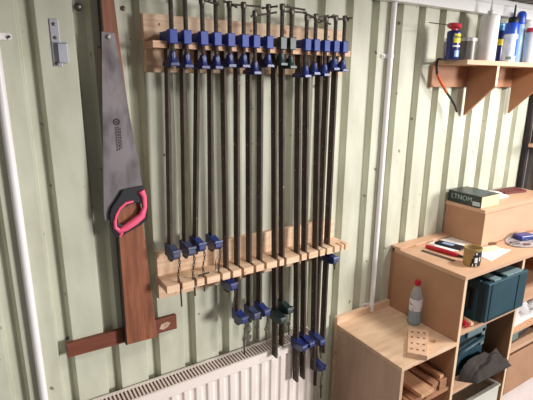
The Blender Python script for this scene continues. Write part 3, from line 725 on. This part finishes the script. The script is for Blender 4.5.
# red folding knife / cutter
kn = thing('utility_knife', 'red handled cutter lying near the left edge of the bench', 'knife', (1.87, -.19, zb))
MB().ring([(1.862, -.105, zb + .010), (1.866, -.14, zb + .011), (1.876, -.20, zb + .012), (1.885, -.245, zb + .011), (1.892, -.27, zb + .009)], [.009, .012, .0125, .012, .009], 10).build('red_handle', M['red'], kn, smooth=True)
MB().ring([(1.892, -.2702, zb + .009), (1.90, -.30, zb + .008)], [.008, .005], 8).build('black_tip', M['black'], kn, smooth=True)
sheet('steel_ruler', 'flat dark grey steel ruler lying left of the red cutter', 'ruler', [(1.80, -.12), (1.825, -.115), (1.848, -.29), (1.822, -.295)], M['screw'], .0015)
# cup
x, y = 1.868, -.358
cu = thing('paper_cup', 'kraft paper cup with black and white print at the front of the bench', 'cup', (x, y, zb))
MB().lathe([(0, 0), (.036, 0), (.0372, .002), (.0398, .082), (.0412, .084), (.0412, .087), (.038, .087), (.037, .082), (.035, .006), (0, .006)], (x, y, zb), 32).build('cup_body', M['kraft'], cu, smooth=True)
def wrapc(mb, a0, a1, z0, z1, n=8):
    def rr(z): return .0372 + .0026 * (z / .080) + .0006
    for k in range(n):
        b0 = math.radians(a0 + (a1 - a0) * k / n); b1 = math.radians(a0 + (a1 - a0) * (k + 1) / n)
        V = []
        for (b_, z_, off) in ((b0, z0, 0), (b1, z0, 0), (b1, z1, 0), (b0, z1, 0), (b0, z0, -.001), (b1, z0, -.001), (b1, z1, -.001), (b0, z1, -.001)):
            V.append((x + (rr(z_) + off) * math.cos(b_), y + (rr(z_) + off) * math.sin(b_), zb + z_))
        mb._faces(V, [(0, 1, 2, 3), (7, 6, 5, 4), (0, 4, 5, 1), (1, 5, 6, 2), (2, 6, 7, 3), (3, 7, 4, 0)])
pr = MB(); wrapc(pr, 205, 300, .004, .022); wrapc(pr, 210, 300, .022, .042); wrapc(pr, 220, 292, .042, .058); wrapc(pr, 228, 285, .058, .074)
pr.build('black_print', M['black_plastic'], cu)
pr = MB()
def blob(mb, a0, a1, z0, z1):
    global x
    for k in range(4):
        f0 = a0 + (a1 - a0) * k / 4
    wrapc2(mb, a0, a1, z0, z1)
def wrapc2(mb, a0, a1, z0, z1):
    def rr(z): return .0372 + .0026 * (z / .080) + .0014
    n = 5
    for k in range(n):
        b0 = math.radians(a0 + (a1 - a0) * k / n); b1 = math.radians(a0 + (a1 - a0) * (k + 1) / n)
        V = [(x + (rr(z_) + o) * math.cos(b_), y + (rr(z_) + o) * math.sin(b_), zb + z_) for (b_, z_, o) in ((b0, z0, 0), (b1, z0, 0), (b1, z1, 0), (b0, z1, 0), (b0, z0, -.001), (b1, z0, -.001), (b1, z1, -.001), (b0, z1, -.001))]
        mb._faces(V, [(0, 1, 2, 3), (7, 6, 5, 4), (0, 4, 5, 1), (1, 5, 6, 2), (2, 6, 7, 3), (3, 7, 4, 0)])
for q in ((230, 250, .022, .048), (217, 224, .005, .018), (240, 247, .005, .016), (233, 243, .062, .071), (262, 270, .03, .05)): wrapc2(pr, *q)
pr.build('white_print', M['paper'], cu)
# band, wood scrap
rb = MB(); rb.torus((2.03, -.262, zb + .0045), .024, .0022, (0, 0, 1), .8, 20, 6)
tag(rb.build('rubber_band', M['kraft']), 'tan rubber band ring on the papers beside the cup', 'rubber band')
ws = MB().box(2.172, 2.23, -.255, -.24, zb + .0028, zb + .012, rot(-30, 'Z', (2.2, -.248, zb)))
tag(ws.build('wood_scrap', M['hole'], bevel=.002), 'small dark brown wood scrap on the cream paper', 'scrap')
# blue packet in clear tray
tr = thing('blister_tray', 'shallow clear tray with a blue packet in it on the bench, by the chest front', 'tray', (2.44, -.31, zb))
tb = MB(); n = 28
for (r, h) in ((1, .003),):
    pass
ov = [(2.39 + .12 * math.cos(2 * math.pi * k / n), -.318 + .07 * math.sin(2 * math.pi * k / n)) for k in range(n)]
tb.prism(ov, 'z', zb, zb + .004); tb.ring([(p[0], p[1], zb + .007) for p in ov], .0042, 6, closed=True)
tb.build('tray', M['clearbag'], tr, smooth=True)
bp = MB().box(2.38, 2.475, -.325, -.265, zb + .0042, zb + .032, rot(-14, 'Z', (2.43, -.295, zb)))
q = bp.build('blue_packet', M['bluetape'], tr, bevel=.006); q['label'] = 'dark blue foil packet'
MB().box(2.292, 2.34, -.325, -.300, zb + .0042, zb + .013, rot(-18, 'Z', (2.32, -.31, zb))).build('dark_insert', M['tin'], tr, bevel=.003)
MB().box(2.33, 2.37, -.362, -.349, zb + .0042, zb + .012, rot(-18, 'Z', (2.35, -.355, zb))).build('brown_insert', M['hole'], tr, bevel=.003)
cloth('plastic_wrap', 'crumpled pale blue plastic wrap right of the blue packet', 'wrap', 2.60, -.325, zb, .16, .12, .022, M['lens'], 8.4)

# ---------------------------------------------------------------- tool case on the upper inner shelf
tc = thing('tool_case', 'large teal plastic tool case jutting out under the bench top', 'case', (2.03, -.3, .739))
CX0, CX1, CY0, CY1, CZ0, CZ1 = 1.884, 2.215, -.452, -.13, .7395, .953
cs = MB(); cs.box(CX0, CX1 - .03, CY0 + .05, CY1, CZ0, CZ1)
cs.box(CX0, 2.186, CY0 + .05, CY1, CZ0, CZ1) if False else None
tcb = MB().box(CX0, 2.188, CY0 + .047, CY1, CZ0, CZ1).build('case_body', M['teal'], tc, bevel=.006)
cs.bm.free()
tl = MB(); tl.box(CX0, CX1, CY0, CY0 + .0215, CZ0 + .012, CZ1, None)
lid = tl.build('case_lid', M['teal'], tc, bevel=.005)
rb_ = MB()
for xx in (CX0 + .022, CX1 - .085):
    rb_.box(xx, xx + .006, CY0 - .003, CY0, CZ0 + .018, CZ1 - .008)
rb_.box(CX0 + .03, CX1 - .09, CY0 - .0025, CY0, CZ0 + .022, CZ0 + .028)
rb_.build('lid_rib', M['teal_d'], lid)
MB().box(CX0 + .004, 2.186, CY0 + .022, CY0 + .0465, CZ0 + .006, CZ1 - .006).build('seam', M['teal_d'], tc)
for xx, w_ in ((CX0 + .045, .055), (CX0 + .15, .06), (CX1 - .12, .075)):
    MB().box(xx, xx + w_, CY0 + .004, CY0 + .075, CZ1 + .0003, CZ1 + .009).build('latch', M['latch'], tc, bevel=.002)
hn = MB(); hx = CX0 - .001
hn.ring([(hx, CY0 + .09, CZ0 + .06), (hx - .012, CY0 + .09, CZ0 + .065), (hx - .013, CY0 + .09, CZ0 + .15), (hx, CY0 + .09, CZ0 + .155)], .008, 8)
hn.build('side_handle', M['teal_d'], tc, smooth=True)
MB().box(CX0 - .0025, CX0 - .0002, CY0 + .07, CY0 + .2, CZ0 + .05, CZ0 + .165).build('handle_recess', M['black_plastic'], tc)
# red object on shelf
rp = thing('red_pliers', 'red handled pliers lying on the shelf left of the teal case', 'pliers', (1.80, -.36, .7385))
MB().ring([(1.800, -.420, .7535), (1.815, -.375, .7535), (1.832, -.325, .7535)], [.011, .0145, .009], 10).build('red_grip', M['red'], rp, smooth=True)
MB().ring([(1.832, -.426, .7535), (1.844, -.375, .7535), (1.840, -.322, .7535)], [.009, .0115, .008], 10).build('pale_grip', M['cardboard'], rp, smooth=True)
MB().ring([(1.8365, -.321, .7535), (1.84, -.28, .7535), (1.843, -.25, .7535)], [.008, .010, .004], 8).build('jaws', M['screw'], rp, smooth=True)

# second case, lower compartment
c2 = thing('tool_case', 'second teal tool case lower down behind the dark fabric bag', 'case', (1.93, -.2, .4205))
MB().box(1.775, 2.06, -.355, -.06, .4205, .690).build('case_body', M['teal'], c2, bevel=.01)
MB().box(1.79, 2.045, -.372, -.356, .44, .665).build('case_lid', M['teal'], c2, bevel=.006)
MB().ring([(1.80, -.374, .575), (1.80, -.40, .59), (1.83, -.408, .605), (1.96, -.408, .625), (1.985, -.40, .625), (1.985, -.374, .615)], .011, 10).build('carry_handle', M['teal'], c2, smooth=True)
MB().box(2.0, 2.03, -.384, -.3725, .56, .66).build('latch', M['latch'], c2, bevel=.003)
MB().box(1.88, 2.035, -.384, -.3725, .635, .672).build('top_clasp', M['latch'], c2, bevel=.004)

# fabric bag
mb = MB(); n = 22; G = []
bx = [(1.83, -.388), (2.18, -.386), (2.185, -.462), (1.895, -.456)]   # back-left, back-right, front-right, front-left
for s in (1, 0):
    g = []
    for i in range(n + 1):
        row = []
        for j in range(n + 1):
            u, v = i / n, j / n
            a = Vector(bx[0]).lerp(Vector(bx[1]), u); b_ = Vector(bx[3]).lerp(Vector(bx[2]), u); p = a.lerp(b_, v)
            e = min(1., 6 * min(u, 1 - u, v, 1 - v)) ** .5
            wv = .012 * math.sin(v * 9 + 2 * u + 2.5 * noise.noise(Vector((u * 3, v * 3, .4)))) + .008 * noise.noise(Vector((u * 8, v * 8, 2.)))
            top = .4215 + (.080 * (1 - v) + .028 + wv * 1.0) * e * (1 - .25 * max(0, u - .5)) + .003
            row.append(mb.bm.verts.new((p.x, p.y, max(top, .4235) if s else .4212)))
        g.append(row)
    G.append(g)
for i in range(n):
    for j in range(n):
        mb.bm.faces.new((G[0][i][j], G[0][i + 1][j], G[0][i + 1][j + 1], G[0][i][j + 1])); mb.bm.faces.new((G[1][i][j], G[1][i][j + 1], G[1][i + 1][j + 1], G[1][i + 1][j]))
B = [(i, 0) for i in range(n)] + [(n, j) for j in range(n)] + [(i, n) for i in range(n, 0, -1)] + [(0, j) for j in range(n, 0, -1)]
for a, b in zip(B, B[1:] + B[:1]): mb.bm.faces.new((G[0][a[0]][a[1]], G[1][a[0]][a[1]], G[1][b[0]][b[1]], G[0][b[0]][b[1]]))
tag(mb.build('fabric_bag', M['fabric'], smooth=True), 'dark grey folded fabric bag overhanging the lower shelf', 'bag')

# crate below
cr = thing('plastic_crate', 'white shallow crate under the lower shelf with a grey-green sheet in it', 'crate', (2.0, -.25, .0785))
kb = MB(); KX0, KX1, KY0, KY1, KZ0, KZ1 = 1.775, 2.165, -.425, -.07, .0785, .288
kb.box(KX0, KX1, KY0, KY1, KZ0, KZ0 + .006)
for a in ((KX0, KX1, KY0, KY0 + .008), (KX0, KX1, KY1 - .008, KY1), (KX0, KX0 + .008, KY0 + .008, KY1 - .008), (KX1 - .008, KX1, KY0 + .008, KY1 - .008)): kb.box(*a, KZ0 + .006, KZ1)
kb.build('crate_walls', M['crate'], cr)
rm = MB()
for a in ((KX0 - .004, KX1 + .004, KY0 - .006, KY0 + .014), (KX0 - .004, KX1 + .004, KY1 - .014, KY1 + .006), (KX0 - .004, KX0 + .016, KY0 + .014, KY1 - .014), (KX1 - .016, KX1 + .004, KY0 + .014, KY1 - .014)): rm.box(*a, KZ1, KZ1 + .01)
rm.build('rim', M['crate'], cr)
tag(MB().box(KX0 + .012, KX1 - .012, KY0 + .012, KY1 - .012, KZ0 + .0065, KZ1 - .014).build('grey_board', M['greenish'], bevel=.002), 'grey-green block filling the white crate', 'board')

# ---------------------------------------------------------------- right compartment: rag, boards and dark tool
zr = .4824
tag(MB().box(2.225, 2.60, -.405, -.34, zr, zr + .03).build('wood_offcut', M['offcut2'], bevel=.001), 'dark strip of wood at the back of the right compartment', 'offcut', 'boards in the right compartment') if False else None
bd = MB().box(2.24, 2.62, -.425, -.10, zr + .0, zr + .05)
dk = thing('power_tool', 'dark grey power tool lying in the right compartment', 'tool', (2.3, -.3, zr))
bd.bm.free()
MB().ring([(2.235, -.36, zr + .034), (2.30, -.365, zr + .036), (2.40, -.365, zr + .036), (2.47, -.36, zr + .034)], [.022, .034, .033, .024], 12).build('motor_body', M['black_plastic'], dk, smooth=True)
MB().ring([(2.40, -.33, zr + .03), (2.44, -.26, zr + .03), (2.45, -.18, zr + .03)], [.028, .022, .026], 10).build('grip', M['fabric'], dk, smooth=True)
MB().box(2.27, 2.33, -.402, -.388, zr + .02, zr + .06).build('grey_vent', M['latch'], dk, bevel=.004)
bo = MB().box(2.225, 2.66, -.415, -.12, zr + .078, zr + .098, rot(0, 'Z', (2.4, -.3, 0)))
tag(bo.build('wooden_board', M['offcut'], bevel=.001), 'pale board laid across the dark tool in the right compartment', 'board')
for xx in (2.56, 2.62):
    tag(MB().box(xx, xx + .035, -.40, -.13, zr, zr + .0775).build('wood_block', M['offcut2'], bevel=.001), 'brown block propping the pale board, ' + ('left of two' if xx < 2.6 else 'right of two'), 'block', 'blocks under the pale board')
cloth('white_bag', 'crumpled white plastic bag on the pale board in the right compartment', 'bag', 2.42, -.28, zr + .0985, .34, .22, .13, M['cloth'], 5.7, 20)

# ---------------------------------------------------------------- dark shelving at the far right
ds = thing('dark_shelving', 'tall black shelving unit at the far right end of the green wall', 'shelving', (3., -.1, 0))
MB().box(2.828, 2.90, -.03, -.0006, .0005, 2.188).build('upright', M['frame_dark'], ds, bevel=.002)
MB().box(2.848, 2.8515, -.0325, -.0302, .0005, 2.188).build('pale_edge', M['tinlid'], ds)
MB().box(3.26, 3.3195, -.42, -.0006, .0005, 2.188).build('upright', M['frame_dark'], ds, bevel=.002)
MB().box(2.9005, 3.2595, -.012, -.0006, .0005, 2.188).build('back_sheet', M['dark_wall'], ds)
for z in (.5, 1.02, 1.49):
    MB().box(2.835, 3.2595, -.36, -.0305, z - .02, z).build('shelf', M['board_l'] if z > 1.4 else M['board'], ds, bevel=.001)
bx_ = MB().box(2.95, 3.2, -.3, -.06, 1.4904, 1.62); tag(bx_.build('pale_box', M['crate'], bevel=.003), 'pale box on the upper dark shelf at the right edge', 'box')

# ---------------------------------------------------------------- light: fluorescent battens on the ceiling, an added key light, dim fill from the rest of the room
def area(name, loc, sx, sy, watts, col, rotx=0., rotz=0.):
    l = bpy.data.lights.new(name, 'AREA'); l.shape = 'RECTANGLE'; l.size = sx; l.size_y = sy; l.energy = watts; l.color = col
    o = bpy.data.objects.new(name, l); COL.objects.link(o); o.location = loc; o.rotation_euler = (rotx, 0, rotz); return o
area('ceiling_lamp', (1.0, -.85, 2.23), .3, .25, 7, (1., .97, .92), math.radians(5))
area('ceiling_lamp', (2.45, -.85, 2.23), .3, .25, 18, (1., .98, .95), math.radians(5))
area('added_key_light', (8.2, -10.2, 2.6), 2.2, 2.4, 1080, (1., .985, .96), math.radians(84), math.radians(36))  # added light with no visible source, brightens the wall from the right
W = bpy.data.worlds.new('room_ambience'); SC.world = W; W.use_nodes = True
W.node_tree.nodes['Background'].inputs['Color'].default_value = (1., .98, .95, 1); W.node_tree.nodes['Background'].inputs['Strength'].default_value = .17

vs = SC.view_settings
vs.view_transform = 'Standard'; vs.look = 'None'; vs.gamma = 1; vs.use_curve_mapping = False; vs.exposure = .4
